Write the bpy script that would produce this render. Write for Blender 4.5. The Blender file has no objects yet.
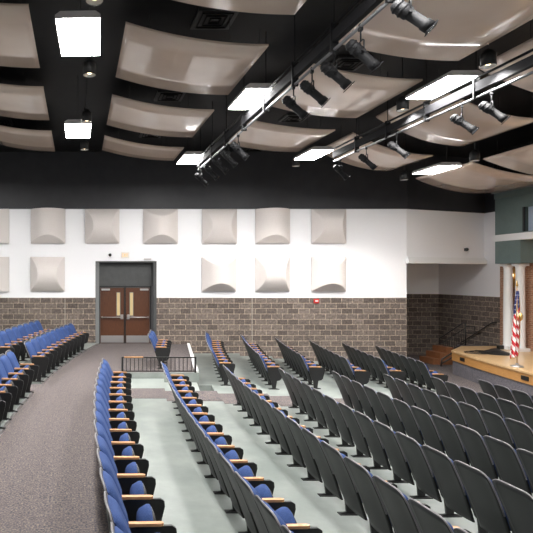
import bpy, bmesh, math, random
from mathutils import Vector, Matrix
random.seed(7)
C = bpy.context.scene.collection
S = bpy.context.scene
PI = math.pi

# ------------------------------------------------------------------ camera
F = 530.0                      # focal length in pixels of the 533 px frame
EYE = 2.57
cam_d = bpy.data.cameras.new('camera'); cam = bpy.data.objects.new('camera', cam_d); C.objects.link(cam)
cam.location = (0, 0, EYE); cam.rotation_euler = (PI/2, 0, 0)
cam_d.sensor_width = 36; cam_d.lens = F/533*36
cam_d.shift_x = (266.5-78)/533; cam_d.shift_y = (276-266.5)/533
cam_d.clip_end = 200
S.camera = cam
# ------------------------------------------------------------------ world, exposure
w = bpy.data.worlds.new('world'); S.world = w; w.use_nodes = True
bg = w.node_tree.nodes['Background']; bg.inputs[0].default_value = (1.0, 0.985, 0.97, 1); bg.inputs[1].default_value = 0.19
S.view_settings.view_transform = 'Standard'; S.view_settings.look = 'None'
S.view_settings.exposure = 0.0; S.view_settings.gamma = 1.0
LAMP = 103.0                    # radiance of the ceiling light diffusers
CAN = 560.0                    # watts of each can downlight

# ------------------------------------------------------------------ materials
def mat(name, col, rough=0.6, metal=0.0, spec=0.5, emit=None, es=1.0):
    m = bpy.data.materials.new(name); m.use_nodes = True
    b = m.node_tree.nodes['Principled BSDF']
    b.inputs['Base Color'].default_value = (*col, 1); b.inputs['Roughness'].default_value = rough
    b.inputs['Metallic'].default_value = metal; b.inputs['Specular IOR Level'].default_value = spec
    if emit: b.inputs['Emission Color'].default_value = (*emit, 1); b.inputs['Emission Strength'].default_value = es
    return m
def nodes(m): return m.node_tree.nodes, m.node_tree.links, m.node_tree.nodes['Principled BSDF']
def coords(N, L, axes=None):
    tc = N.new('ShaderNodeTexCoord')
    if axes is None: return tc.outputs['Object']
    sp = N.new('ShaderNodeSeparateXYZ'); cb = N.new('ShaderNodeCombineXYZ'); L.new(tc.outputs['Object'], sp.inputs[0])
    L.new(sp.outputs[axes[0]], cb.inputs[0]); L.new(sp.outputs[axes[1]], cb.inputs[1]); return cb.outputs[0]
def ramp(N, L, src, stops):
    r = N.new('ShaderNodeValToRGB'); e = r.color_ramp.elements
    while len(e) < len(stops): e.new(0.5)
    for k, (p, c) in enumerate(stops): e[k].position = p; e[k].color = (*c, 1)
    L.new(src, r.inputs[0]); return r.outputs[0]
def noise(N, L, co, scale, detail=3, rough=.6):
    n = N.new('ShaderNodeTexNoise'); n.inputs['Scale'].default_value = scale; n.inputs['Detail'].default_value = detail
    n.inputs['Roughness'].default_value = rough; L.new(co, n.inputs['Vector']); return n.outputs['Fac']
def bump(N, L, b, src, st, dist=.02):
    bp = N.new('ShaderNodeBump'); bp.inputs['Strength'].default_value = st; bp.inputs['Distance'].default_value = dist
    L.new(src, bp.inputs['Height']); L.new(bp.outputs[0], b.inputs['Normal'])
def noisy(name, c1, c2, scale, rough=.6, bst=0, metal=0, spec=.5, detail=3, lo=.35, hi=.65):
    m = mat(name, c1, rough, metal, spec); N, L, b = nodes(m); co = coords(N, L)
    n = noise(N, L, co, scale, detail); L.new(ramp(N, L, n, [(lo, c1), (hi, c2)]), b.inputs['Base Color'])
    if bst: bump(N, L, b, n, bst)
    return m
def block_mat(name, axes, c1, c2, mortar, bw=.406, bh=.203, ms=.012, bst=.9, off=0.0, nscale=13):
    m = mat(name, c1, .9); N, L, b = nodes(m); co = coords(N, L, axes)
    mp = N.new('ShaderNodeMapping'); mp.inputs['Location'].default_value = (0, off, 0); L.new(co, mp.inputs[0])
    br = N.new('ShaderNodeTexBrick'); L.new(mp.outputs[0], br.inputs['Vector'])
    br.inputs['Scale'].default_value = 1; br.inputs['Brick Width'].default_value = bw; br.inputs['Row Height'].default_value = bh
    br.inputs['Mortar Size'].default_value = ms; br.inputs['Mortar Smooth'].default_value = .3; br.inputs['Bias'].default_value = 0
    br.inputs['Color1'].default_value = (*c1, 1); br.inputs['Color2'].default_value = (*c2, 1); br.inputs['Mortar'].default_value = (*mortar, 1)
    n = noise(N, L, co, nscale, 5, .65)
    f = ramp(N, L, n, [(.32, (.4,)*3), (.68, (1.5,)*3)])
    mx = N.new('ShaderNodeMix'); mx.data_type = 'RGBA'; mx.blend_type = 'MULTIPLY'; mx.inputs[0].default_value = .8
    L.new(br.outputs['Color'], mx.inputs[6]); L.new(f, mx.inputs[7]); L.new(mx.outputs[2], b.inputs['Base Color'])
    a = N.new('ShaderNodeMath'); a.operation = 'SUBTRACT'; L.new(n, a.inputs[0]); L.new(br.outputs['Fac'], a.inputs[1])
    bump(N, L, b, a.outputs[0], bst, .03)
    return m
BR1, BR2, MOR = (.10, .08, .068), (.20, .16, .138), (.43, .345, .265)
m_block = block_mat('split_face_block', (0, 2), BR1, BR2, MOR, off=.08)
m_block_side = block_mat('split_face_block_side', (1, 2), BR1, BR2, MOR, off=.08)
m_brick = block_mat('red_brick', (1, 2), (.36, .17, .10), (.46, .23, .14), (.55, .42, .33), .203, .068, .008, .4, nscale=20)
def paint_block(name, axes, col):
    m = mat(name, col, .55); N, L, b = nodes(m); co = coords(N, L, axes)
    br = N.new('ShaderNodeTexBrick'); L.new(co, br.inputs['Vector']); br.inputs['Scale'].default_value = 1
    br.inputs['Brick Width'].default_value = .406; br.inputs['Row Height'].default_value = .203; br.inputs['Mortar Size'].default_value = .006
    iv = N.new('ShaderNodeMath'); iv.operation = 'SUBTRACT'; iv.inputs[0].default_value = 1; L.new(br.outputs['Fac'], iv.inputs[1])
    bump(N, L, b, iv.outputs[0], .12, .01); return m
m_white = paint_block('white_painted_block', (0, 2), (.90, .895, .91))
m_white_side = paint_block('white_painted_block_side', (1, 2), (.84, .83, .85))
m_trimwhite = mat('white_trim', (.84, .84, .84), .45)
m_black = noisy('black_paint', (.004, .004, .0045), (.006, .006, .0065), 3, .6, spec=.25)
m_blackwall = noisy('black_wall_paint', (.028, .028, .032), (.034, .034, .038), 2, .5, spec=.4)
m_conc = noisy('sealed_pale_concrete', (.185, .211, .196), (.27, .293, .275), 1.3, .42, detail=6)
def carpet(name, c1, c2, c3):
    m = mat(name, c1, .95, spec=.1); N, L, b = nodes(m); co = coords(N, L)
    n = noise(N, L, co, 42, 4, .75); n2 = noise(N, L, co, 9, 4, .7)
    r = ramp(N, L, n, [(.36, c1), (.5, c2), (.64, c3)])
    mx = N.new('ShaderNodeMix'); mx.data_type = 'RGBA'; mx.blend_type = 'MULTIPLY'; mx.inputs[0].default_value = .7
    L.new(r, mx.inputs[6]); L.new(ramp(N, L, n2, [(.3, (.75, .74, .78)), (.7, (1.25, 1.2, 1.15))]), mx.inputs[7])
    L.new(mx.outputs[2], b.inputs['Base Color']); bump(N, L, b, n, .5); return m
m_carpet = carpet('patterned_carpet', (.042, .045, .07), (.112, .10, .098), (.225, .185, .16))
m_carpet2 = carpet('grey_stage_carpet', (.09, .09, .11), (.14, .135, .15), (.18, .17, .18))
m_shell = noisy('charcoal_shell', (.007, .008, .0085), (.010, .011, .0115), 60, .5, spec=.4)
m_rim = mat('grey_edge_trim', (.16, .15, .155), .35)
m_blue = noisy('blue_upholstery', (.020, .042, .125), (.034, .064, .175), 120, .85, spec=.2)
m_blackplastic = noisy('black_plastic', (.006, .006, .0065), (.010, .010, .0105), 40, .5)
def wood(name, c1, c2, axes_scale=(3, 40, 3), rough=.35):
    m = mat(name, c1, rough); N, L, b = nodes(m); co = coords(N, L)
    mp = N.new('ShaderNodeMapping'); mp.inputs['Scale'].default_value = axes_scale; L.new(co, mp.inputs[0])
    n = noise(N, L, mp.outputs[0], 2.5, 5, .6); L.new(ramp(N, L, n, [(.3, c1), (.7, c2)]), b.inputs['Base Color']); return m
m_oak = wood('oak_armrest', (.38, .18, .075), (.56, .31, .145))
m_doorwood = wood('mahogany_door', (.055, .018, .007), (.115, .041, .016), (30, 30, 2), .4)
m_deck = wood('stage_deck_maple', (.52, .33, .16), (.66, .45, .24), (12, 1.2, 1), .28)
m_fascia = wood('stage_fascia_oak', (.42, .20, .06), (.55, .29, .10), (2, 2, 20), .3)
m_step = wood('step_wood', (.20, .08, .035), (.28, .12, .055), (8, 2, 2))
def cloud_mat():
    m = mat('glossy_beige_laminate', (.40, .325, .275), .14, 0, .5); N, L, b = nodes(m)
    b.inputs['Coat Weight'].default_value = .3; b.inputs['Coat Roughness'].default_value = .05
    n = noise(N, L, coords(N, L), 1.2, 2); L.new(ramp(N, L, n, [(.3, (.57, .445, .365)), (.7, (.63, .50, .415))]), b.inputs['Base Color'])
    bump(N, L, b, n, .05, .02); return m
m_cloud = cloud_mat()
m_panel = noisy('off_white_diffuser', (.70, .645, .615), (.73, .675, .645), 30, .8)
m_metal = mat('dark_painted_steel', (.009, .009, .010), .65, 0, .22)
m_pipe = mat('worn_grey_pipe', (.16, .16, .165), .45, .5)
m_steel = mat('brushed_steel', (.55, .55, .55), .35, .9)
m_housing = mat('grey_light_housing', (.55, .53, .52), .5)
m_lamp = mat('light_diffuser', (.9, .9, .9), .5, emit=(1.0, .985, .965), es=LAMP)
m_vent = mat('black_vent', (.022, .022, .023), .5)
m_green = noisy('grey_green_paint', (.125, .175, .17), (.14, .19, .185), 4, .6)
m_bluepane = mat('pale_blue_screen', (.42, .50, .62), .4)
m_grey = noisy('grey_painted_panel', (.055, .057, .057), (.065, .067, .067), 5, .6)
m_greyframe = mat('grey_frame', (.17, .175, .175), .5)
m_rail = mat('black_rail_paint', (.012, .012, .012), .4)
m_gold = mat('brass', (.65, .42, .14), .3, .9)
m_red = mat('red_plastic', (.6, .02, .02), .4)
m_orange = mat('lit_orange_lettering', (.8, .3, .05), .5, emit=(1, .42, .12), es=1.0)
m_glow = mat('warm_glass', (.9, .8, .6), .4, emit=(1, .75, .45), es=6)
m_lens = mat('glass_lens', (.08, .08, .09), .08, 0, .8)
m_sign = mat('sign_white', (.8, .78, .72), .5)
m_lite = mat('door_glass_yellow_reflection', (.62, .48, .25), .12)  # yellow reflection in the door glass is put into its base colour

# ------------------------------------------------------------------ mesh helpers
def NB(): return bmesh.new()
def box(bm, x0, x1, y0, y1, z0, z1, mi=0, M=None):
    vs = [bm.verts.new((x, y, z)) for z in (z0, z1) for y in (y0, y1) for x in (x0, x1)]
    if M: 
        for v in vs: v.co = M @ v.co
    for q in ((0, 2, 3, 1), (4, 5, 7, 6), (0, 1, 5, 4), (2, 6, 7, 3), (0, 4, 6, 2), (1, 3, 7, 5)):
        f = bm.faces.new([vs[i] for i in q]); f.material_index = mi
def cyl(bm, p0, p1, r0, r1=None, n=10, mi=0, caps=True):
    if r1 is None: r1 = r0
    p0, p1 = Vector(p0), Vector(p1); d = (p1-p0).normalized()
    u = d.orthogonal().normalized(); v = d.cross(u)
    A = [bm.verts.new(p0+(u*math.cos(t)+v*math.sin(t))*r0) for t in [2*PI*k/n for k in range(n)]]
    B = [bm.verts.new(p1+(u*math.cos(t)+v*math.sin(t))*r1) for t in [2*PI*k/n for k in range(n)]]
    for k in range(n):
        f = bm.faces.new((A[k], A[(k+1) % n], B[(k+1) % n], B[k])); f.material_index = mi; f.smooth = True
    if caps:
        for r in (A[::-1], B):
            f = bm.faces.new(r); f.material_index = mi
def tube(bm, pts, r, n=8, mi=0):
    pts = [Vector(p) for p in pts]; rings = []; u = None
    for i, p in enumerate(pts):
        d = (pts[min(i+1, len(pts)-1)]-pts[max(i-1, 0)]).normalized()
        u = d.orthogonal().normalized() if u is None else (u-d*u.dot(d)).normalized()
        v = d.cross(u)
        rings.append([bm.verts.new(p+(u*math.cos(t)+v*math.sin(t))*r) for t in [2*PI*k/n for k in range(n)]])
    for a, b in zip(rings, rings[1:]):
        for k in range(n):
            f = bm.faces.new((a[k], a[(k+1) % n], b[(k+1) % n], b[k])); f.material_index = mi; f.smooth = True
    for r_ in (rings[0][::-1], rings[-1]):
        f = bm.faces.new(r_); f.material_index = mi
def lathe(bm, prof, n=24, mi=0, at=(0, 0, 0)):
    rings = []
    for r, z in prof:
        rings.append([bm.verts.new((at[0]+max(r, 1e-4)*math.cos(t), at[1]+max(r, 1e-4)*math.sin(t), at[2]+z)) for t in [2*PI*k/n for k in range(n)]])
    for a, b in zip(rings, rings[1:]):
        for k in range(n):
            f = bm.faces.new((a[k], a[(k+1) % n], b[(k+1) % n], b[k])); f.material_index = mi; f.smooth = True
def prism(bm, poly, y0, y1, plane='xz', mi=0):
    def P(a, b, t): return {'xz': (a, t, b), 'xy': (a, b, t), 'yz': (t, a, b)}[plane]
    A = [bm.verts.new(P(a, b, y0)) for a, b in poly]; B = [bm.verts.new(P(a, b, y1)) for a, b in poly]
    n = len(poly)
    for k in range(n):
        f = bm.faces.new((A[k], A[(k+1) % n], B[(k+1) % n], B[k])); f.material_index = mi
    for r in (A[::-1], B):
        f = bm.faces.new(r); f.material_index = mi
def sheet(bm, fn, nu, nv, th, mi=0, smooth=True):
    """closed solid from fn(u,v)->(front point, back point)"""
    G = [[[None]*(nv+1) for _ in range(nu+1)] for _ in range(2)]
    for i in range(nu+1):
        for j in range(nv+1):
            a, b = fn(i/nu, j/nv)
            G[0][i][j] = bm.verts.new(a); G[1][i][j] = bm.verts.new(b)
    for s in range(2):
        for i in range(nu):
            for j in range(nv):
                q = [G[s][i][j], G[s][i+1][j], G[s][i+1][j+1], G[s][i][j+1]]
                f = bm.faces.new(q if s == 0 else q[::-1]); f.material_index = mi; f.smooth = smooth
    def rim(ps):
        for (i, j), (k, l) in zip(ps, ps[1:]):
            f = bm.faces.new((G[0][i][j], G[1][i][j], G[1][k][l], G[0][k][l])); f.material_index = mi; f.smooth = False
    loop = [(i, 0) for i in range(nu+1)]+[(nu, j) for j in range(1, nv+1)]+[(i, nv) for i in range(nu-1, -1, -1)]+[(0, j) for j in range(nv-1, -1, -1)]
    rim(loop)
def obj(name, bm, mats, parent=None, loc=None):
    bmesh.ops.recalc_face_normals(bm, faces=bm.faces)
    me = bpy.data.meshes.new(name); bm.to_mesh(me); bm.free()
    for m in (mats if isinstance(mats, (list, tuple)) else [mats]): me.materials.append(m)
    o = bpy.data.objects.new(name, me); C.objects.link(o)
    if parent: o.parent = parent
    if loc: o.location = loc
    return o
def tag(o, label, cat, group=None, kind=None):
    o['label'] = label; o['category'] = cat
    if group: o['group'] = group
    if kind: o['kind'] = kind
    return o
def struct(name, bm, mats, label=None):
    o = obj(name, bm, mats); o['kind'] = 'structure'
    if label: o['label'] = label
    return o
def thing(name, label, cat, loc=(0, 0, 0), rz=0, group=None):
    o = bpy.data.objects.new(name, None); C.objects.link(o); o.location = loc; o.rotation_euler = (0, 0, rz)
    o.empty_display_size = .2
    return tag(o, label, cat, group)
def dup(root, loc, rz, label, group, skip=()):
    r = root.copy(); C.objects.link(r); r.location = loc; r.rotation_euler = (0, 0, rz)
    r['label'] = label
    if group: r['group'] = group
    for ch in list(root.children):
        if ch.name.split('.')[0] in skip: continue
        c = ch.copy(); C.objects.link(c); c.parent = r
        for g in ch.children:
            d = g.copy(); C.objects.link(d); d.parent = c
    return r
def proj(x, y, z):
    return 78+F*x/y, 276-F*(z-EYE)/y
ORD = ['first', 'second', 'third', 'fourth', 'fifth', 'sixth', 'seventh', 'eighth', 'ninth', 'tenth', 'eleventh', 'twelfth', 'thirteenth',
       'fourteenth', 'fifteenth', 'sixteenth', 'seventeenth', 'eighteenth', 'nineteenth', 'twentieth', 'twenty-first', 'twenty-second']

# ------------------------------------------------------------------ seating curve
K, YC = .0105, 5.8
def ymid(a): return YC+.265*max(0, a-.17)
def arc(a, y): return a+K*(y-ymid(a))**2
X0, DX = .17, 1.325
XS = [.205, 1.52, 2.96, 4.30, 5.62, 6.93, 8.19, 9.46]
def rowz(i): return -.15-.10*i
WALL = 20.0
FLZ = -1.0
def slab(bm, a0, a1, y0, y1, zt, zb, mi=0, n=None):
    n = n or max(2, int((y1-y0)/.6)); R = []
    for k in range(n+1):
        y = y0+(y1-y0)*k/n
        xa = a0(y) if callable(a0) else arc(a0, y); xb = a1(y) if callable(a1) else arc(a1, y)
        R.append([bm.verts.new((x, y, z)) for x, z in ((xa, zb), (xb, zb), (xb, zt), (xa, zt))])
    for p, q in zip(R, R[1:]):
        for e in range(4):
            f = bm.faces.new((p[e], p[(e+1) % 4], q[(e+1) % 4], q[e])); f.material_index = mi
    for r in (R[0][::-1], R[-1]):
        f = bm.faces.new(r); f.material_index = mi

# ------------------------------------------------------------------ floor
def lx(y): return 3.12+.17*(y-14.16)
RO = .14      # riser sits just ahead of the back-top line
def ya(i): return 11.75+.17*(X0+DX*i)*.75      # near edge of cross aisle (row i)
def yb(i): return 13.35+.2*(X0+DX*i)*.75
fc = NB(); fk = NB()
slab(fk, -1.36, X0+RO, -1.0, WALL+.6, 0, -1.4)                       # carpeted main aisle
for i in range(8):
    a0 = X0+RO+DX*i; a1 = a0+DX if i < 7 else a0+1.15; z = rowz(i)
    a0e = a0+.001
    slab(fc, a0e, a1, 0.5, ya(i), z, -1.4)
    slab(fk, a0e, a1, ya(i), ya(i)+1.05, z+.004, -1.4)
    if i < 2: slab(fc, a0e, a1 if i == 0 else a1-.42, ya(i)+1.05, 14.15, z, -1.4)
    elif i == 2:
        slab(fc, a0e, a1, ya(i)+1.05, 14.15, z, -1.4); slab(fc, lambda y: lx(y)+.1, a1, 14.15, WALL+.02, z, -1.4)
    else: slab(fc, a0e, a1, ya(i)+1.05, WALL+.02, z, -1.4)
slab(fk, X0+RO+.001, lx, 14.16, WALL+.6, 0, -1.4)                  # landing in front of the doors
slab(fk, X0+RO+7*DX+1.15, lambda y: 17.0, 0.5, 24.3, FLZ, -1.4)        # flat floor before the stage
floor_c = struct('floor', fc, m_conc, 'pale sealed concrete seating tiers stepping down to the stage')
floor_k = struct('floor', fk, m_carpet, 'grey brown carpeted aisle and landing')
b = NB(); slab(b, lx, lambda y: lx(y)+.1, 14.16, WALL-.01, .04, -.6); struct('trim_1', b, m_trimwhite, 'white kerb edging the landing')
b = NB(); box(b, arc(X0+RO, 14.1), lx(14.1)+.1, 14.06, 14.15, -.4, .0); struct('trim_2', b, m_conc, 'white front edge of the landing')
# rear platforms left of the aisle
b = NB()
slab(b, -2.28, -1.36, 3, 11.45, .05, -.2); slab(b, -2.28, -1.36, 12.6, WALL-.02, .05, -.2)
slab(b, -6.0, -2.28, 3, 11.45, .2, -.2); slab(b, -6.0, -2.28, 12.6, WALL-.02, .2, -.2)
struct('floor', b, m_conc, 'low concrete platform under the rear seating rows')
b = NB(); slab(b, -6.0, -1.361, 11.45, 12.6, .001, -.2); slab(b, -6.0, -1.36, -1, 3, .0, -.2); struct('floor', b, m_carpet)
b = NB(); slab(b, -1.36, -1.325, 3, 11.47, .056, -.1); slab(b, -1.36, -1.325, 12.58, WALL-.02, .056, -.1)
struct('trim_3', b, m_steel, 'metal nosing along the rear platform')

# ------------------------------------------------------------------ walls
ZT, ZB, ZC = 5.10, 1.75, 7.25
DX0, DX1, DZ = .68, 2.94, 3.11
b = NB()
for x0, x1 in ((-9, DX0), (DX1, 12.4)):
    box(b, x0, x1, WALL, WALL+.3, -1.4, ZB, 0); box(b, x0, x1, WALL, WALL+.3, ZB, ZT, 1)
box(b, DX0, DX1, WALL, WALL+.3, DZ, ZT, 1)
wall_far = struct('wall_far', b, [m_block, m_white], 'far side wall, split-face block below and white above')
b = NB(); box(b, -9, 12.4, WALL-.04, WALL+.3, ZT, ZC)
struct('wall_far_upper', b, m_blackwall, 'black painted band of the far wall')
b = NB()   # expansion joints
for xx in (-.49, 6.57): box(b, xx-.012, xx+.012, WALL-.006, WALL, -.6, ZB)
struct('trim_4', b, mat('joint_sealant', (.45, .40, .34), .8))
# splayed wall above niche
b = NB(); P0, P1 = (12.4, 20.0), (16.45, 21.4)
def quad_wall(bm, p, q, t, z0, z1, mi=0):
    d = Vector((q[0]-p[0], q[1]-p[1], 0)).normalized(); nrm = Vector((-d.y, d.x, 0))*t
    poly = [p, q, (q[0]+nrm.x, q[1]+nrm.y), (p[0]+nrm.x, p[1]+nrm.y)]
    prism(bm, poly, z0, z1, 'xy', mi)
quad_wall(b, P0, P1, .3, 3.05, ZT, 0)
quad_wall(b, (12.4, 19.96), (16.45, 21.36), .3, ZT, ZC, 1)
struct('wall_splayed', b, [m_white, m_blackwall], 'white splayed wall over the stair niche')
b = NB(); quad_wall(b, (12.4, 19.86), (16.40, 21.24), .16, 3.05, 3.20); quad_wall(b, (12.4, 19.93), (16.40, 21.31), .08, 3.20, 3.29)
struct('trim_5', b, m_trimwhite, 'white ledge along the bottom of the splayed wall')
b = NB()
box(b, 12.1, 16.4, 24.1, 24.4, -1.4, ZB, 0); box(b, 12.1, 16.4, 24.1, 24.4, ZB, 3.8, 1)
struct('wall_niche', b, [m_block, m_white])
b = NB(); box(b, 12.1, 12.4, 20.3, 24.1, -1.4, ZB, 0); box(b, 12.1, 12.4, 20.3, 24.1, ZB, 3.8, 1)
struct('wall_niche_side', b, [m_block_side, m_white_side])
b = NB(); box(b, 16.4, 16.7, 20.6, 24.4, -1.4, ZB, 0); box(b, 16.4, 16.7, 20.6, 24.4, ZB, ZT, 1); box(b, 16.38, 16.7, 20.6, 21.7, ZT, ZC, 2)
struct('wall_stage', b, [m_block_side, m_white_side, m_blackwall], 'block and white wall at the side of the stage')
b = NB(); quad_wall(b, (12.4, 20.31), (16.4, 21.7), .01, 3.6, 3.62); box(b, 12.1, 16.4, 21.8, 24.1, 3.6, 3.7)
struct('ceiling', b, m_trimwhite)
b = NB(); box(b, 16.4, 16.7, 17.6, 20.6, -1.4, ZT); struct('wall_proscenium', b, m_brick, 'red brick wall framing the stage')
b = NB(); box(b, -9, 17, -1, 24.6, ZC, ZC+.1)
struct('ceiling', b, m_black, 'black painted ceiling')

# door alcove
b = NB()
AY = WALL+.22
box(b, DX0-.02, DX0+.12, WALL-.03, AY+.05, 0, DZ, 1); box(b, DX1-.10, DX1+.02, WALL-.03, AY+.05, 0, DZ, 0)
box(b, DX0+.12, DX1-.10, AY, AY+.05, 2.18, DZ, 0); box(b, DX0-.02, DX1+.02, WALL-.03, AY+.05, DZ-.03, DZ+.02, 0)
struct('wall_alcove', b, [m_grey, m_greyframe], 'dark grey painted recess over the double doors')
b = NB()
LX0, LX1 = .84, 2.74; MX = (LX0+LX1)/2
box(b, LX0-.07, LX0, AY-.03, AY+.06, 0, 2.19); box(b, LX1, LX1+.07, AY-.03, AY+.06, 0, 2.19); box(b, LX0-.07, LX1+.07, AY-.03, AY+.06, 2.13, 2.19)
box(b, MX-.025, MX+.025, AY-.03, AY+.06, 0, 2.13)
struct('trim_6', b, m_rail, 'black frame of the double doors')
for n, (xa, xb, s) in enumerate(((LX0+.01, MX-.03, 1), (MX+.03, LX1-.01, -1))):
    d = bpy.data.objects.new('door_%d' % (n+1), None); C.objects.link(d); d.location = ((xa+xb)/2, AY, 0); d['kind'] = 'structure'
    d['label'] = 'brown wooden door with narrow window and panic bar, %s leaf of pair' % ('left' if s > 0 else 'right')
    W = (xb-xa)/2
    b = NB(); box(b, -W, W, 0, .045, .01, 2.12); obj('leaf', b, m_doorwood, d)
    b = NB(); xl = s*(W-.22); box(b, xl-.075, xl+.075, -.008, 0, 1.05, 1.95); f = obj('lite_frame', b, m_greyframe, d)
    b = NB(); box(b, xl-.055, xl+.055, -.014, -.008, 1.07, 1.93); obj('pane', b, m_lite, f)
    b = NB(); tube(b, [(-W+.05, -.09, 1.0), (W-.05, -.09, 1.0)], .02)
    box(b, s*(W-.09)-.05, s*(W-.09)+.05, -.10, 0, .93, 1.10); box(b, -s*(W-.07)-.03, -s*(W-.07)+.03, -.09, 0, .97, 1.03); obj('panic_bar', b, m_steel, d)
    b = NB(); box(b, -W+.02, W-.02, -.006, 0, .03, .30); obj('kick_plate', b, m_steel, d)
    b = NB(); box(b, -s*.25-.16, -s*.25+.16, -.06, 0, 2.02, 2.09); obj('closer', b, m_steel, d)

# ------------------------------------------------------------------ proscenium
b = NB()
GX = 15.7
box(b, GX, 16.4, 18.7, 19.95, 4.1, 5.66, 0); box(b, GX, 16.4, 9.0, 18.7, 5.0, 5.66, 0); box(b, GX, 16.4, 9.0, 18.7, 4.1, 4.14, 0)
box(b, GX-.04, GX, 9.0, 19.95, 5.45, 5.66, 0)
box(b, GX, 16.4, 18.8, 19.95, 3.03, 3.86, 0)
box(b, GX-.06, 16.4, 9.0, 20.0, 3.86, 4.1, 1)
box(b, GX-.12, 16.4, 9.0, 20.0, 5.66, 5.80, 2)
box(b, GX-.02, GX+.02, 18.62, 18.7, 4.14, 5.0, 3)
box(b, GX, 16.4, 9.0, 20.0, 5.80, ZC, 4)
struct('wall_header', b, [m_green, m_trimwhite, m_greyframe, m_rail, m_black], 'grey-green header over the stage with a white band')
b = NB(); box(b, GX+.12, GX+.16, 9.0, 18.62, 4.14, 5.0); struct('window_1', b, m_bluepane, 'pale blue pane set in the green header')
for i, yc in enumerate((19.74, 19.2)):
    t = thing('column', ('white round column nearer the stair niche, left of the flag' if i == 0 else 'white round column behind the flag against the red brick'), 'column', (16.02, yc, -.15), 0, 'white columns carrying the green header')
    b = NB(); lathe(b, [(.17, .12), (.15, .18), (.15, 1.4), (.135, 3.0), (.15, 3.04), (.165, 3.08)], 28); obj('shaft', b, m_trimwhite, t)
    b = NB(); box(b, -.2, .2, -.2, .2, 0, .12); obj('plinth', b, m_trimwhite, t)
    b = NB(); box(b, -.18, .18, -.18, .18, 3.08, 3.175); obj('capital', b, m_trimwhite, t)
t = thing('wall_sconce', 'brass wall sconce glowing between the two white columns', 'lamp', (16.4, 19.9, 2.5))
b = NB(); box(b, -.02, 0, -.05, .05, -.35, .35); tube(b, [(-.01, 0, 0), (-.10, 0, -.06), (-.14, 0, .0)], .012); obj('backplate', b, m_gold, t)
b = NB(); lathe(b, [(.0, -.02), (.05, 0), (.07, .12), (.055, .16), (0, .17)], 16, at=(-.14, 0, 0)); obj('shade', b, m_glow, t)

# ------------------------------------------------------------------ stage
DZS = -.15
front = []
for k in range(13):
    y = 19.35-1.15*k
    front.append((13.62-.255*(19.35-y)+.0115*(19.35-y)**2, y))
plan = [(16.4, front[-1][1]), (16.4, 20.6), (14.9, 20.6)]+front
b = NB(); prism(b, plan, DZS-.06, DZS, 'xy', 0)
ins = [(x+.03 if i > 1 else x, y-.0 if i != 1 else y) for i, (x, y) in enumerate(plan)]
t = thing('stage_platform', 'curved wooden stage platform with oak fascia over grey carpet at right', 'stage', (0, 0, 0))
obj('deck', b, m_deck, t)
b = NB(); prism(b, ins, DZS-.35, DZS-.06, 'xy', 0); obj('fascia', b, m_fascia, t)
ins2 = [(x+.06 if i > 1 else x, y) for i, (x, y) in enumerate(plan)]
b = NB(); prism(b, ins2, FLZ, DZS-.35, 'xy', 0); obj('carpeted_base', b, m_carpet2, t)
def on_front(y): 
    d = 19.35-y; return 13.62-.255*d+.0115*d*d, -.255*-1+.023*-d
for y in (18.55, 15.15):
    d = 19.35-y; x = 13.62-.255*d+.0115*d*d+.03; sl = .255-.023*d
    M = Matrix.Translation((x, y, 0)) @ Matrix.Rotation(-math.atan(sl), 4, 'Z')
    b = NB(); box(b, -.02, .05, -.15, .15, DZS-.26, DZS-.14, 0, M); obj('floor_box_plate', b, m_rail, t)

# steps in the niche
def steps(name, label, x0, x1, y0, run, n, z0, rise, sgn, m, along='y'):
    t = thing(name, label, 'steps', (0, 0, 0))
    for k in range(n):
        b = NB()
        if along == 'x': box(b, x0+run*k, x0+run*n, y0, x1, z0, z0+rise*(k+1)) if k == 0 else box(b, x0+run*k, x0+run*n, y0, x1, z0+rise*k, z0+rise*(k+1))
        else:
            y_a = y0+sgn*run*k; y_b = y0+sgn*run*n
            box(b, x0, x1, min(y_a, y_b), max(y_a, y_b), z0+rise*k, z0+rise*(k+1))
        obj('step', b, m, t)
    return t
steps('wooden_steps', 'reddish wooden steps in the niche left of the black railing', 14.3, 22.2, 21.35, .275, 3, FLZ, .23, 1, m_step, 'x')
steps('stage_steps', 'steps up to the stage beside the block wall, behind the railing', 15.25, 16.35, 22.45, .36, 4, FLZ, .2, -1, m_carpet2)
t = thing('stair_railing', 'black railing with pickets standing at the stage steps', 'railing', (15.17, 21.5, FLZ))
b = NB()
tube(b, [(0, .75, .05), (0, .75, .95), (0, -.62, 1.72), (0, -.75, 1.72), (0, -.75, .85)], .022); obj('frame', b, m_rail, t)
b = NB(); tube(b, [(0, .75, .70), (0, -.68, 1.50)], .014); tube(b, [(0, .75, .18), (0, -.75, .98)], .014); tube(b, [(0, -.75, 1.6), (0.25, -.9, 1.6), (.25, -.9, 1.35), (0, -.75, 1.35)], .018); obj('rail', b, m_rail, t)
for k in range(11):
    y = .65-k*.13; zz = (.75-y)*.56
    b = NB(); cyl(b, (0, y, .20+zz), (0, y, .72+zz), .009, n=6); obj('picket', b, m_rail, t)
t = thing('wall_handrail', 'black handrail fixed to the block wall above the stage steps', 'handrail', (16.3, 21.5, FLZ))
b = NB(); tube(b, [(0, 1.1, .72), (0, .95, .80), (0, -.65, 1.74), (0, -.85, 1.76)], .024); obj('rail', b, m_rail, t)
for y, z in ((.8, .88), (.1, 1.29), (-.65, 1.73)):
    b = NB(); tube(b, [(0, y, z), (.03, y, z-.07), (.1, y, z-.07)], .012); obj('bracket', b, m_rail, t)
t = thing('step_rail', 'low black rail slanting beside the wooden steps', 'handrail', (15.1, 21.0, FLZ))
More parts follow.
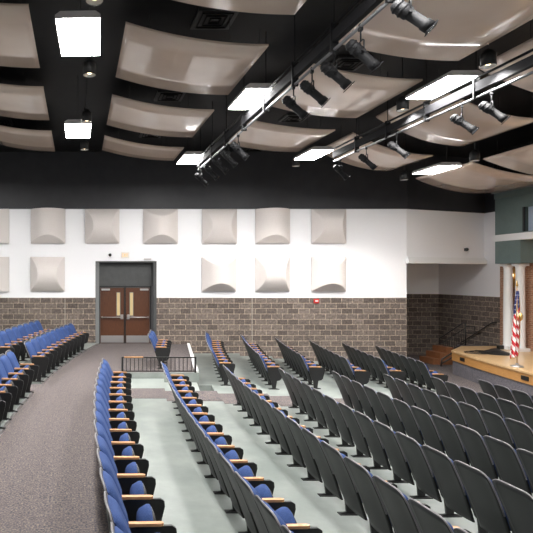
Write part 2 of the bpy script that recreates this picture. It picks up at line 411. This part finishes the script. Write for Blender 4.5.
b = NB(); tube(b, [(-.75, -.05, .0), (-.72, -.05, .28), (.05, .0, .72), (.05, 0, .0)], .03); obj('rail', b, m_rail, t)
b = NB(); tube(b, [(-.72, -.05, .12), (.05, 0, .52)], .03); obj('lower_rail', b, m_rail, t)

# things on stage
t = thing('cable_heap', 'heap of black cloth and cables lying on the stage deck', 'fabric pile', (14.65, 18.6, DZS))
b = NB()
def hump(u, v):
    x, y = (u-.5)*.9, (v-.5)*1.0; r = min(1, math.hypot(x/.45, y/.5))
    h = .13*(1-r*r)*(1+.4*math.sin(9*u+5*v)*math.cos(11*v))+.008
    s = 1/max(1, math.hypot(x/.45, y/.5)); return (x*s, y*s, max(h, .008)), (x*s, y*s, 0)
sheet(b, hump, 16, 14, 0); obj('cloth', b, m_blackplastic, t)
b = NB(); tube(b, [(.6*math.cos(a*.5)*(1-.02*a)-.5, .42*math.sin(a*.5)*(1-.02*a), .02+.002*a) for a in range(30)], .016, 6); obj('cable', b, m_blackplastic, t)
b = NB(); box(b, -.1, .1, -.07, .07, 0, .12); box(b, -.08, .08, -.05, .05, .12, .135)
tag(obj('junction_box', b, m_blackplastic, loc=(15.75, 19.75, DZS)), 'small black box on the stage beside the left column', 'box')

# flag
t = thing('flag_stand', 'flag pole standing on the stage with a draped american flag', 'flag', (13.12, 15.84, DZS))
b = NB(); lathe(b, [(0, 0), (.16, 0), (.165, .02), (.12, .05), (.04, .07), (.03, .12), (0, .12)], 24); obj('base', b, m_steel, t)
b = NB(); cyl(b, (0, 0, .1), (0, 0, 2.4), .013, n=10); obj('pole', b, m_gold, t)
b = NB(); lathe(b, [(0, 0), (.02, .01), (.035, .05), (.02, .09), (.004, .2), (0, .2)], 12, at=(0, 0, 2.4)); obj('finial', b, m_gold, t)
mf = mat('flag_cloth', (.6, .05, .05), .8); N, L, bb = nodes(mf)
uv = N.new('ShaderNodeUVMap'); sp = N.new('ShaderNodeSeparateXYZ'); L.new(uv.outputs[0], sp.inputs[0])
def mth(op, a, b_=None, c=None):
    n = N.new('ShaderNodeMath'); n.operation = op
    for k, q in enumerate((a, b_, c)):
        if q is None: continue
        if isinstance(q, (int, float)): n.inputs[k].default_value = q
        else: L.new(q, n.inputs[k])
    return n.outputs[0]
st = mth('GREATER_THAN', mth('FRACT', mth('ADD', mth('MULTIPLY', sp.outputs[0], 3.0), mth('MULTIPLY', sp.outputs[1], 7.5))), .5)
mixa = N.new('ShaderNodeMix'); mixa.data_type = 'RGBA'; mixa.inputs[6].default_value = (.50, .02, .03, 1); mixa.inputs[7].default_value = (.85, .83, .8, 1); L.new(st, mixa.inputs[0])
vo = N.new('ShaderNodeTexVoronoi'); vo.inputs['Scale'].default_value = 14; vo.inputs['Randomness'].default_value = .15; L.new(uv.outputs[0], vo.inputs['Vector'])
star = mth('LESS_THAN', vo.outputs['Distance'], .16)
mixb = N.new('ShaderNodeMix'); mixb.data_type = 'RGBA'; mixb.inputs[6].default_value = (.02, .03, .12, 1); mixb.inputs[7].default_value = (.8, .8, .8, 1); L.new(star, mixb.inputs[0])
can = mth('GREATER_THAN', mth('SUBTRACT', sp.outputs[1], mth('MULTIPLY', sp.outputs[0], .12)), .63)
mixc = N.new('ShaderNodeMix'); mixc.data_type = 'RGBA'; L.new(can, mixc.inputs[0]); L.new(mixa.outputs[2], mixc.inputs[6]); L.new(mixb.outputs[2], mixc.inputs[7])
L.new(mixc.outputs[2], bb.inputs['Base Color'])
b = NB(); nu, nv = 36, 40; uvl = b.loops.layers.uv.new('UVMap'); G = []
def flagp(u, v):      # v 1 at top
    wd = (.05+.20*math.sin(PI*min(1, (1-v)*1.25)*.6)*(1 if v > .2 else .75+v)) 
    zz = .30+1.98*v+.10*(u-.5)*(1-v)
    a = u*PI*5
    return (-.10*(1-v)+ (u-.42)*wd*1.0, .05*math.sin(a)*(1.15-v)+.015*math.cos(7*v+3*u)-.02, zz)
for i in range(nu+1): G.append([b.verts.new(flagp(i/nu, j/nv)) for j in range(nv+1)])
for i in range(nu):
    for j in range(nv):
        f = b.faces.new((G[i][j], G[i+1][j], G[i+1][j+1], G[i][j+1])); f.smooth = True
        for lp, (p, q) in zip(f.loops, ((i, j), (i+1, j), (i+1, j+1), (i, j+1))): lp[uvl].uv = (p/nu, q/nv)
fl = obj('flag_cloth', b, mf, t); sm = fl.modifiers.new('thick', 'SOLIDIFY'); sm.thickness = .006
b = NB(); tube(b, [Vector(flagp(i/30, 0)) for i in range(31)], .012, 6); tube(b, [Vector(flagp(1, j/30)) for j in range(28)], .009, 6); obj('fringe', b, m_gold, fl)
b = NB(); lathe(b, [(0, .62), (.045, .68), (.06, .78), (.03, .86), (0, .88)], 12, at=(.06, -.06, .75)); obj('tassel', b, m_gold, t)

# ------------------------------------------------------------------ wall diffuser panels
def px(x, y=WALL): return (x-78)/F*y
def pz(y_, y=WALL): return EYE-(y_-276)/F*y
def diffuser(kind, xa, ya_, label, top=False):
    W = 34.3/F*WALL; D = .36; S_ = 1.2; cx, z1 = px(xa)+W/2, pz(ya_); 
    t = thing('acoustic_panel', label, 'acoustic panel', (cx, WALL-.025, z1-W/2), 0, 'curved sound diffuser panels on the white wall')
    b = NB()
    def h(u, v):
        if kind == 'F': return .10
        p, q = (u, v) if kind == 'V' else (v, u)
        bar = .05+D*(1-(2*p-1)**2)
        e = q*W*S_
        if kind == 'H' or top: e = min(e, (1-q)*W*S_)
        return max(.05, min(bar, .05+e))
    def fn(u, v):
        x, z = (u-.5)*W, (v-.5)*W
        return (x, -h(u, v), z), (x, .0, z)
    n = 40 if kind != 'F' else 2
    sheet(b, fn, n, n, 0, smooth=False)
    obj('face', b, m_panel, t)
    return t
UP = [('F', -25, 'upper flat diffuser at the left end of the wall, cut by the frame'), ('V', 31, 'upper diffuser second from left, arched shadow at its foot'), ('H', 85, 'upper diffuser just left of the exit sign, narrow waist'),
      ('V', 143.2, 'upper diffuser right of the exit sign above the doors'), ('H', 202, 'upper narrow-waisted diffuser, third from the right'), ('V', 255, 'upper diffuser second from the right with arched foot'), ('H', 311, 'upper diffuser at the right end of the row')]
LO = [('F', -25, 'lower flat diffuser at the left end of the wall'), ('H', 30.5, 'lower waisted diffuser left of the double doors'), ('V', 201.5, 'lower diffuser first to the right of the double doors'),
      ('H', 254.8, 'lower waisted diffuser in the middle of the right three'), ('V', 311, 'lower diffuser above the red fire alarm')]
for i, (k, x, l) in enumerate(UP): diffuser(k, x, 209.2, l, top=(i == 3))
for i, (k, x, l) in enumerate(LO): diffuser(k, x, 257.0, l, top=(k == 'V'))

# small things on the wall
t = thing('exit_sign', 'lit exit sign above the double doors', 'sign', (px(125.2), WALL, pz(255.5)))
b = NB(); box(b, -.15, .15, -.05, 0, -.10, .12); obj('housing', b, m_sign, t)
b = NB()
def seg(x0, x1, z0, z1): box(b, x0, x1, -.056, -.05, z0, z1)
for x in (-.115,): seg(x, x+.012, -.05, .07); [seg(x, x+.045, z, z+.014) for z in (-.05, .003, .056)]
for s in (1, -1):
    M = Matrix.Translation((-.03, -.053, .01)) @ Matrix.Rotation(s*.42, 4, 'Y'); box(b, -.007, .007, -.003, .003, -.063, .063, 0, M)
seg(.018, .031, -.05, .07); seg(.062, .075, -.05, .07); seg(.045, .092, .056, .07)
obj('lettering', b, m_orange, t)
t = thing('security_camera', 'small dark dome camera on the white wall left of the exit sign', 'camera', (px(110), WALL, pz(255)))
b = NB(); box(b, -.06, .06, -.03, 0, .0, .08); obj('bracket', b, m_trimwhite, t)
b = NB(); bmesh.ops.create_uvsphere(b, u_segments=14, v_segments=8, radius=.06, matrix=Matrix.Translation((0, -.06, 0))); obj('dome', b, m_rail, t)
b = NB(); box(b, -.13, .13, -.08, 0, -.03, .02); box(b, -.10, .10, -.10, -.08, -.025, .0)
tag(obj('emergency_light', b, m_housing, loc=(px(147.5), WALL, pz(259))), 'flat grey unit on the wall above the right side of the alcove', 'light')
t = thing('fire_alarm', 'red fire alarm strobe on the wall under the right diffuser', 'alarm', (px(316), WALL, pz(301)))
b = NB(); box(b, -.09, .09, -.05, 0, -.08, .08); obj('body', b, m_red, t)
b = NB(); box(b, -.05, .05, -.075, -.05, -.02, .03); obj('strobe', b, m_sign, t)
b = NB(); bmesh.ops.create_uvsphere(b, u_segments=14, v_segments=8, radius=.07); box(b, -.05, .05, 0, .1, -.05, .05)
tag(obj('dome_camera', b, m_rail, loc=(15.35, 20.93, pz(249.5, 20.95))), 'small black dome camera on the splayed wall over the niche', 'camera')

# guard rail before the landing
t = thing('guard_rail', 'low black guard rail with pickets at the edge of the carpet landing', 'railing', (0, 14.1, -.02))
gx0, gx1 = 1.18, 3.12; gh = .44
b = NB(); box(b, gx0, gx1, -.02, .02, gh-.03, gh); obj('top_rail', b, m_rail, t)
b = NB(); box(b, gx0, gx1, -.015, .015, .05, .075); obj('bottom_rail', b, m_rail, t)
for x in (gx0, gx1): b = NB(); box(b, x-.025, x+.025, -.025, .025, 0, gh); obj('post', b, m_rail, t)
for k in range(1, 18):
    x = gx0+(gx1-gx0)*k/18; b = NB(); box(b, x-.008, x+.008, -.008, .008, .07, gh-.02); obj('picket', b, m_rail, t)
b = NB(); box(b, gx0+.05, gx0+.55, -.028, .028, gh-.02, gh+.008); obj('wood_cap', b, m_oak, t)

# ------------------------------------------------------------------ the auditorium seat
SP = .55
def make_seat():
    t = thing('auditorium_seat', 'seat', 'seat')
    zb, zt = .15, .93
    def spine(v):           # x of back at height fraction v
        return .02-.24*v-.06*v*v
    def half(v): return .222+.034*min(1, v*1.5)
    def shell(u, v):
        s = 2*u-1; top = zt-.045*abs(s)**5; z = zb+(top-zb)*v
        hw = half(v)*(1 if v < .9 else 1-.05*((v-.9)/.1)**2)
        x = spine(v)+.02*s*s
        return (x, hw*s, z), (x-.022, hw*s, z)
    b = NB(); sheet(b, shell, 12, 12, 0); obj('back_shell', b, m_shell, t)
    b = NB(); pts = []
    for v in [.45+.055*k for k in range(11)]:
        p, q = shell(0, v); pts.append(((p[0]+q[0])/2, p[1], p[2]))
    for u in [k/12 for k in range(13)]:
        p, q = shell(u, 1); pts.append(((p[0]+q[0])/2, p[1], p[2]))
    for v in [1-.055*k for k in range(1, 11)]:
        p, q = shell(1, v); pts.append(((p[0]+q[0])/2, p[1], p[2]))
    tube(b, pts, .009, 6); obj('edge_trim', b, m_rim, t)
    def cush(u, v):
        s = 2*u-1; vv = .36+.61*v; top = zt-.045*abs(s)**5; z = zb+(top-zb)*vv
        x = spine(vv)+.02*s*s; e = (1-abs(s)**6)*(1-abs(2*v-1)**8)
        return (x+.012+.055*e, half(vv)*.94*s, z), (x-.002, half(vv)*.94*s, z)
    b = NB(); sheet(b, cush, 12, 12, 0); obj('back_cushion', b, m_blue, t)
    def seat(u, v):
        s = 2*u-1; top = .64-.16*abs(s)**2.4; z = .25+(top-.25)*v; e = (1-abs(s)**6)*(1-abs(2*v-1)**6)
        return (.14+.02*v, .215*s, z), (.11+.02*v-.08*e, .215*s, z)
    b = NB(); sheet(b, seat, 12, 10, 0); obj('seat_cushion', b, m_blue, t)
    def pan(u, v):
        s = 2*u-1; top = .62-.16*abs(s)**2.4; z = .23+(top-.23)*v; e = (1-abs(s)**6)*(1-abs(2*v-1)**6)
        return (.155+.02*v+.03*e, .20*s, z), (.142+.02*v, .20*s, z)
    b = NB(); sheet(b, pan, 8, 8, 0); obj('seat_pan', b, m_blackplastic, t)
    def side(sy, suffix=''):
        y = sy*SP/2
        b = NB(); prism(b, [(.0, .25), (-.06, .42), (-.08, .57), (.0, .592), (.30, .592), (.335, .57), (.34, .52), (.285, .29), (.24, .24), (.04, .20)], y-.015, y+.015, 'xz')
        sp_ = obj('side_panel', b, m_blackplastic, t)
        b = NB(); prism(b, [(.03, .22), (.17, .23), (.14, .03), (.23, .012), (.23, 0), (-.04, 0), (-.04, .012), (.05, .03)], y-.014, y+.014, 'xz')
        box(b, -.04, .23, y-.04, y+.04, 0, .012); lg = obj('leg', b, m_blackplastic, t)
        b = NB(); w_ = .025; pr = [(-.07, -w_), (.20, -w_), (.225, -w_*.6), (.23, 0), (.225, w_*.6), (.20, w_), (-.07, w_)]
        prism(b, [(p, q+y) for p, q in pr], .593, .618, 'xy'); ar = obj('armrest', b, m_oak, t)
        return [sp_, lg, ar]
    side(1)
    return t, side
proto, side_fn = make_seat()
proto_end = None
count = 0
def seat_label(base, i, n): return base.format(ORD[i])
used = False
def end_seat():
    """a second prototype that also has a near-side panel"""
    r = proto.copy(); C.objects.link(r)
    for ch in list(proto.children):
        c = ch.copy(); C.objects.link(c); c.parent = r
    for ch in list(proto.children):
        if ch.name.split('.')[0] in ('side_panel', 'leg', 'armrest'):
            c = ch.copy(); C.objects.link(c); c.parent = r; c.location = (0, -SP, 0)
    return r
pend = end_seat()
used_p = {'n': False, 'e': False}
def place(kind, loc, rz, label, group):
    src = proto if kind == 'n' else pend
    if not used_p[kind]:
        used_p[kind] = True; src.location = loc; src.rotation_euler = (0, 0, rz); src['label'] = label; src['group'] = group; return src
    return dup(src, loc, rz, label, group)
def visible(x, y, z):
    if y < 1.5: return False
    for dx in (-.3, .4):
        for dy in (-.27, .27):
            for dz in (.0, .88):
                if y+dy < .5: continue
                u, v = proj(x+dx, y+dy, z+dz)
                if -2 < u < 535 and -2 < v < 536: return True
    return False
def seat_row(a, z, y_start, y_end, fmt, group, near_end, from_far=True):
    """seats from y_end (far) back to y_start (near); a = back-top line offset"""
    n = int(round((y_end-y_start)/SP)); lst = []
    y = y_end-SP/2
    for k in range(n):
        sl = 2*K*(y-ymid(a)); ang = -math.atan(sl); c = math.cos(ang)
        x = arc(a, y)+.28
        last = (k == n-1)
        if visible(x, y, z): lst.append((x, y, ang, last and near_end))
        y -= SP*c
    m = len(lst)
    for k, (x, y, ang, e) in enumerate(lst):
        o = ORD[k] if from_far else ORD[m-1-k]
        place('e' if e else 'n', (x, y, z), ang, fmt.format(o), group)
    return m
tot = 0
names = ['row nearest the carpeted aisle', 'second row right of carpeted aisle', 'third row right of carpeted aisle', 'fourth row right of carpeted aisle', 'fifth row right of carpeted aisle',
         'third row from the stage', 'second row from the stage', 'row nearest the stage']
for i in range(8):
    look = 'blue' if i < 1 else ('blue and charcoal' if i < 2 else 'charcoal-backed')
    tot += seat_row(XS[i], rowz(i), 1.5, ya(i)-.12, look+' seat, {} from cross aisle, near block, '+names[i], 'near block seats in the '+names[i], False, True)
for i in range(2, 8):
    look = 'blue-fronted' if i < 3 else 'charcoal-backed'
    tot += seat_row(XS[i], rowz(i), yb(i)+.35, 19.0, look+' seat, {} from far wall, far block, '+names[i], 'far block seats in the '+names[i], True)
tot += seat_row(1.16, 0, 14.6, 16.3, 'blue seat, {} from the double doors, on the landing behind the guard rail', 'seats on the landing behind the guard rail', True)
RG = 'rear platform seats left of the carpeted aisle'
tot += seat_row(-1.80, .05, 12.8, 18.05, 'blue seat, {} from far wall, front row left of the aisle, far group', RG, True)
tot += seat_row(-1.80, .05, 6.0, 11.5, 'blue seat, {} from the side gap, front row left of the aisle, near group', RG, False, True)
tot += seat_row(-2.76, .2, 13.1, 17.5, 'blue seat, {} from far wall, back row at the left edge', RG, True)
print('seats', tot)

# ------------------------------------------------------------------ ceiling clouds
def cloud(label, x0, x1, ys, hl, hr, sag=None):
    """ys = (near-left, near-right, far-left, far-right) Y; hl/hr height above the eye at left/right edge"""
    cx = (x0+x1)/2; cy = sum(ys)/4
    t = thing('ceiling_cloud', label, 'ceiling panel', (cx, cy, EYE+hr), 0, 'curved beige reflector panels under the ceiling')
    b = NB()
    def fn(u, v):
        yn = ys[0]+(ys[1]-ys[0])*u; yf = ys[2]+(ys[3]-ys[2])*u
        if sag is None: h = hr+(hl-hr)*(1-u)**2
        else: h = hl+(hr-hl)*u-4*sag*u*(1-u)
        x = x0+(x1-x0)*u; y = yn+(yf-yn)*v; z = EYE+h
        return (x-cx, y-cy, z-EYE-hr), (x-cx, y-cy, z-EYE-hr+.035)
    sheet(b, fn, 24, 4, 0); obj('reflector', b, m_cloud, t)
    for u in (.2, .8):
        for v in (.25, .75):
            p = fn(u, v)[1]; b = NB(); cyl(b, p, (p[0], p[1], ZC-EYE-hr), .006, n=5, caps=False); obj('hanger_rod', b, m_rail, t)
def st_(y0, L=2.4): return (y0, y0, y0+L, y0+L)
cloud('beige ceiling panel in the top left corner', -3.15, -.75, st_(8.05), 4.5, 4.1)
cloud('beige ceiling panel at the left edge, middle of three', -3.15, -.75, st_(11.55), 4.5, 4.1)
cloud('beige ceiling panel at the left edge nearest the black wall', -3.15, -.75, st_(15.05), 4.5, 4.1)
cloud('beige ceiling panel cut by the top edge, left of the first light bar', .8, 3.2, st_(5.43), 4.24, 3.86)
cloud('large beige ceiling panel right of the big left light, above the alcove', .8, 3.2, st_(8.9), 4.24, 3.86)
cloud('beige ceiling panel right of the small left light', .8, 3.2, st_(12.45), 4.24, 3.88)
cloud('narrow beige ceiling panel nearest the black wall left of centre', .8, 3.2, st_(16.0, 1.75), 4.22, 3.86)
cloud('large beige ceiling panel at the top edge right of the first light bar', 4.3, 6.6, st_(6.3, 2.89), 4.1, 3.73)
cloud('beige ceiling panel behind the spotlights of the first bar', 4.3, 6.6, st_(10.15, 2.4), 4.1, 3.74)
cloud('beige ceiling panel in the centre nearest the black wall', 4.3, 6.6, st_(13.6, 2.34), 4.02, 3.73)
cloud('beige ceiling panel at the right edge behind the second light bar', 7.7, 9.95, st_(7.6, 2.6), 4.0, 3.36)
cloud('beige ceiling panel under the right end of the second light bar', 7.7, 9.95, st_(11.4, 2.3), 4.1, 3.36)
cloud('small beige ceiling panel behind the far end of the second light bar', 7.7, 9.95, st_(14.85, 2.1), 4.0, 3.36)
cloud('beige ceiling panel at the right edge over the stage front', 10.9, 15.4, (11.2, 12.6, 14.25, 15.9), 3.13, 2.8, .14)
cloud('beige ceiling panel meeting the green header', 10.9, 15.4, (14.65, 16.3, 17.1, 19.6), 3.13, 3.1, .2)

# ------------------------------------------------------------------ ceiling lights
def ceiling_light(x, y, h, label, rz=0):
    t = thing('ceiling_light', label, 'ceiling light', (x, y, EYE+h), rz, 'rectangular hanging ceiling lights')
    b = NB(); M = None
    prism(b, [(-.31, 0), (.31, 0), (.31, .05), (.24, .10), (-.24, .10), (-.31, .05)], -.61, .61, 'xz'); obj('housing', b, m_housing, t)
    b = NB(); box(b, -.295, .295, -.595, .595, -.012, 0); obj('diffuser', b, m_lamp, t)
    for yy in (-.45, .45):
        b = NB(); cyl(b, (0, yy, .1), (0, yy, ZC-EYE-h), .006, n=5); obj('hanger_rod', b, m_rail, t)
LG = [(0.02, 7.8, 3.5, 'large bright ceiling light at top left between the beige panels', -.04), (0, 12.8, 3.5, 'small bright ceiling light at left near the black wall', 0),
      (3.45, 10.5, 3.5, 'bright ceiling light beside the middle of the first light bar', 0), (3.38, 15.9, 3.5, 'small ceiling light at the far end of the first light bar', 0),
      (6.85, 9.98, 3.54, 'bright ceiling light above the second light bar at upper right', 0), (6.83, 15.4, 3.52, 'ceiling light at the far end of the second light bar', 0),
      (10.4, 15.4, 3.08, 'ceiling light at right nearest the green header', 0),
      (3.45, 5.2, 3.5, 'ceiling light out of view over the first light bar', 0), (6.83, 4.6, 3.52, 'ceiling light out of view over the right seats', 0),
      (10.4, 9.9, 3.2, 'ceiling light out of view at far right', 0), (0, 2.5, 3.5, 'ceiling light out of view over the camera', 0), (-3.6, 10.2, 3.6, 'ceiling light out of view at far left', 0), (13.0, 12.6, 3.0, 'ceiling light added out of view to brighten the stage front', 0), (13.0, 7.0, 3.0, 'ceiling light added out of view to brighten the middle of the stage', 0), (10.4, 4.4, 3.2, 'ceiling light out of view right front', 0), (-3.6, 15.4, 3.6, 'ceiling light out of view at the left wall', 0)]  # both fixtures over the stage are unseen, added to brighten columns and stage
for x, y, h, l, r in LG: ceiling_light(x, y, h, l, r)

def can(x, y, h, label, on=True):
    t = thing('can_downlight', label, 'downlight', (x, y, EYE+h), 0, 'round can downlights hanging from the ceiling')
    b = NB(); lathe(b, [(.11, 0), (.115, .0), (.115, .20), (.06, .27), (0, .275)], 20); lathe(b, [(.11, 0), (.11, .05)], 20); obj('can', b, m_blackplastic, t)
    b = NB(); lathe(b, [(.108, .004), (.09, .03), (.05, .10), (0, .11)], 20); obj('reflector', b, m_steel, t)
    b = NB(); lathe(b, [(0, .02), (.035, .03), (.04, .06), (0, .10)], 12); obj('bulb', b, m_glow, t)
    b = NB(); cyl(b, (0, 0, .27), (0, 0, ZC-EYE-h), .01, n=6); obj('stem', b, m_rail, t)
    ld = bpy.data.lights.new('downlight', 'SPOT'); ld.energy = CAN; ld.spot_size = 2.2; ld.spot_blend = .6; ld.shadow_soft_size = .1; ld.color = (1, .97, .93)
    lo = bpy.data.objects.new('downlight', ld); C.objects.link(lo); lo.parent = t; lo.location = (0, 0, -.03)
for x, y, h, l in [(.21, 6.75, 3.5, 'can downlight at the top edge beside the big left light'), (.20, 9.24, 3.5, 'can downlight in front of the big left light'), (.2, 12.05, 3.5, 'can downlight just above the small left light'),
                   (.18, 14.7, 3.5, 'can downlight below the small left light'), (6.85, 8.85, 3.5, 'can downlight right of the bright upper right light'), (6.86, 11.2, 3.5, 'can downlight left of the upper right light'),
                   (6.95, 16.9, 3.5, 'can downlight near the black wall below the centre light'), (10.4, 13.9, 3.02, 'can downlight above the rightmost light'), (10.4, 16.9, 3.06, 'can downlight on the black wall left of the rightmost light')]:
    can(x, y, h, l)

for x, y, l in [(2.47, 9.6, 'top left of centre, above the large beige panel'), (2.37, 13.7, 'between two beige panels left of centre'), (2.4, 17.4, 'nearest the black wall left of centre'), (6.37, 15.6, 'between the central beige panels'),
                (6.5, 19.3, 'right above the black wall in the centre'), (-2.35, 16.0, 'between beige panels at the left edge'), (5.9, 11.6, 'behind the spotlights')]:
    t = thing('ceiling_vent', 'black square air vent in the ceiling '+l, 'vent', (x, y, ZC-.05), 0, 'black air vents in the ceiling')
    b = NB(); box(b, -.36, .36, -.36, .36, 0, .05); obj('frame', b, m_vent, t)
    for k, s in enumerate((.28, .19, .10)):
        b = NB(); th = .02
        for (xa, xb, y_a, y_b) in ((-s, s, -s, -s+th), (-s, s, s-th, s), (-s, -s+th, -s, s), (s-th, s, -s, s)): box(b, xa, xb, y_a, y_b, -.02, 0)
        obj('louver', b, m_housing if False else m_metal, t)

# ------------------------------------------------------------------ light bars
m_raceway = mat('raceway_grey', (.022, .022, .024), .85, 0, .12)
def light_bar(x, y0, y1, label, rx):
    t = thing('lighting_bar', label, 'lighting bar', (x, 0, EYE+3.18), 0)
    b = NB(); cyl(b, (0, y0, 0), (0, y1, 0), .024, n=10); obj('lower_pipe', b, m_pipe if rx else m_metal, t)
    b = NB(); cyl(b, (-.02, y0, .34), (-.02, y1, .34), .022, n=10); obj('upper_pipe', b, m_metal, t)
    b = NB(); box(b, -.04, .04, y0, y1, .10, .26); obj('raceway', b, m_raceway, t)
    y = y0+.4
    while y < y1:
        b = NB(); box(b, -.055, .055, y-.02, y+.02, -.03, .37); cyl(b, (0, y, .36), (0, y, ZC-EYE-3.18), .009, n=6); obj('hanger', b, m_metal, t)
        y += 1.35
    y = y0+.9
    while y < y1:
        b = NB(); box(b, .04, .05, y-.04, y+.04, .14, .22); cyl(b, (.05, y, .18), (.065, y, .18), .02, n=10); obj('socket', b, m_steel, t)
        y += .9
    return t
light_bar(3.6, 3.0, 15.85, 'long black lighting bar running from top centre to the black wall', True)
light_bar(7.1, 5.0, 14.7, 'second black lighting bar entering from the right edge', True)
def spotlight():
    t = thing('stage_spotlight', 's', 'spotlight')
    # hangs from pipe at origin; body aims along local +X tilted down
    b = NB(); box(b, -.025, .025, -.03, .03, -.07, .03); cyl(b, (0, 0, -.23), (0, 0, -.05), .012, n=8); obj('clamp', b, m_metal, t)
    b = NB(); tube(b, [(0, -.11, -.41), (0, -.11, -.25), (0, -.07, -.225), (0, .07, -.225), (0, .11, -.25), (0, .11, -.41)], .011, 6); obj('yoke', b, m_metal, t)
    a = math.radians(44); R = Matrix.Translation((0, 0, -.40)) @ Matrix.Rotation(a, 4, 'Y') @ Matrix.Rotation(PI/2, 4, 'Y')
    def L_(bm, prof, n=16):
        s = len(bm.verts); lathe(bm, prof, n); bm.verts.ensure_lookup_table()
        for v in bm.verts[s:]: v.co = R @ v.co
    b = NB(); L_(b, [(0, -.25), (.05, -.25), (.075, -.22), (.085, -.12), (.085, -.02), (.068, .0)]); L_(b, [(.078, -.20), (.092, -.19), (.092, -.17), (.08, -.16)]); L_(b, [(.082, -.12), (.095, -.11), (.095, -.09), (.082, -.08)])
    obj('lamp_housing', b, m_metal, t)
    b = NB(); L_(b, [(.068, 0), (.068, .20), (.08, .21), (.08, .30), (.072, .30), (.065, .20)]); obj('barrel', b, m_metal, t)
    b = NB(); s = 0
    M2 = R @ Matrix.Translation((0, 0, .31)); box(b, -.085, .085, -.085, .085, 0, .012, 0, M2); obj('color_frame', b, m_raceway, t)
    b = NB(); L_(b, [(0, .325), (.05, .325), (.065, .323), (.065, .322)]); obj('lens', b, m_lens, t)
    for sy in (-1, 1):
        b = NB(); cyl(b, (0, sy*.08, -.40), (0, sy*.13, -.40), .02, n=8); obj('knob', b, m_metal, t)
    return t
SB = [(3.6, 5.75, -.45, 'nearest stage spotlight, cut by the top edge of the picture'), (3.6, 6.75, -.1, 'second nearest spotlight on the first lighting bar'), (3.6, 7.45, -.15, 'third nearest spotlight on the first lighting bar'),
      (3.6, 8.15, -.2, 'fourth nearest spotlight on the first lighting bar'), (3.6, 8.85, -.15, 'spotlight on the first bar just past the bright central light'), (3.6, 11.9, .0, 'spotlight on the first bar with a shiny barrel, top of the far cluster'),
      (3.6, 12.7, .1, 'second spotlight of the far cluster on the first bar'), (3.6, 13.5, .0, 'third spotlight of the far cluster on the first bar'), (3.6, 14.4, .1, 'fourth spotlight of the far cluster on the first bar'), (3.6, 15.5, .0, 'last spotlight at the far end of the first bar'),
      (7.1, 9.1, -.5, 'rightmost spotlight on the second lighting bar'), (7.1, 9.8, -.7, 'spotlight on the second bar left of the rightmost one'), (7.1, 11.8, -.6, 'middle spotlight on the second lighting bar'), (7.1, 13.05, -.2, 'fourth spotlight on the second bar, over the black wall'), (7.1, 14.35, .1, 'spotlight at the far end of the second bar')]
ps = spotlight(); ps.scale = (.86, .86, .86)
for i, (x, y, rz, l) in enumerate(SB):
    if i == 0: ps.location = (x, y, EYE+3.18); ps.rotation_euler = (0, 0, rz); ps['label'] = l; ps['group'] = 'black stage spotlights'
    else: dup(ps, (x, y, EYE+3.18), rz, l, 'black stage spotlights')
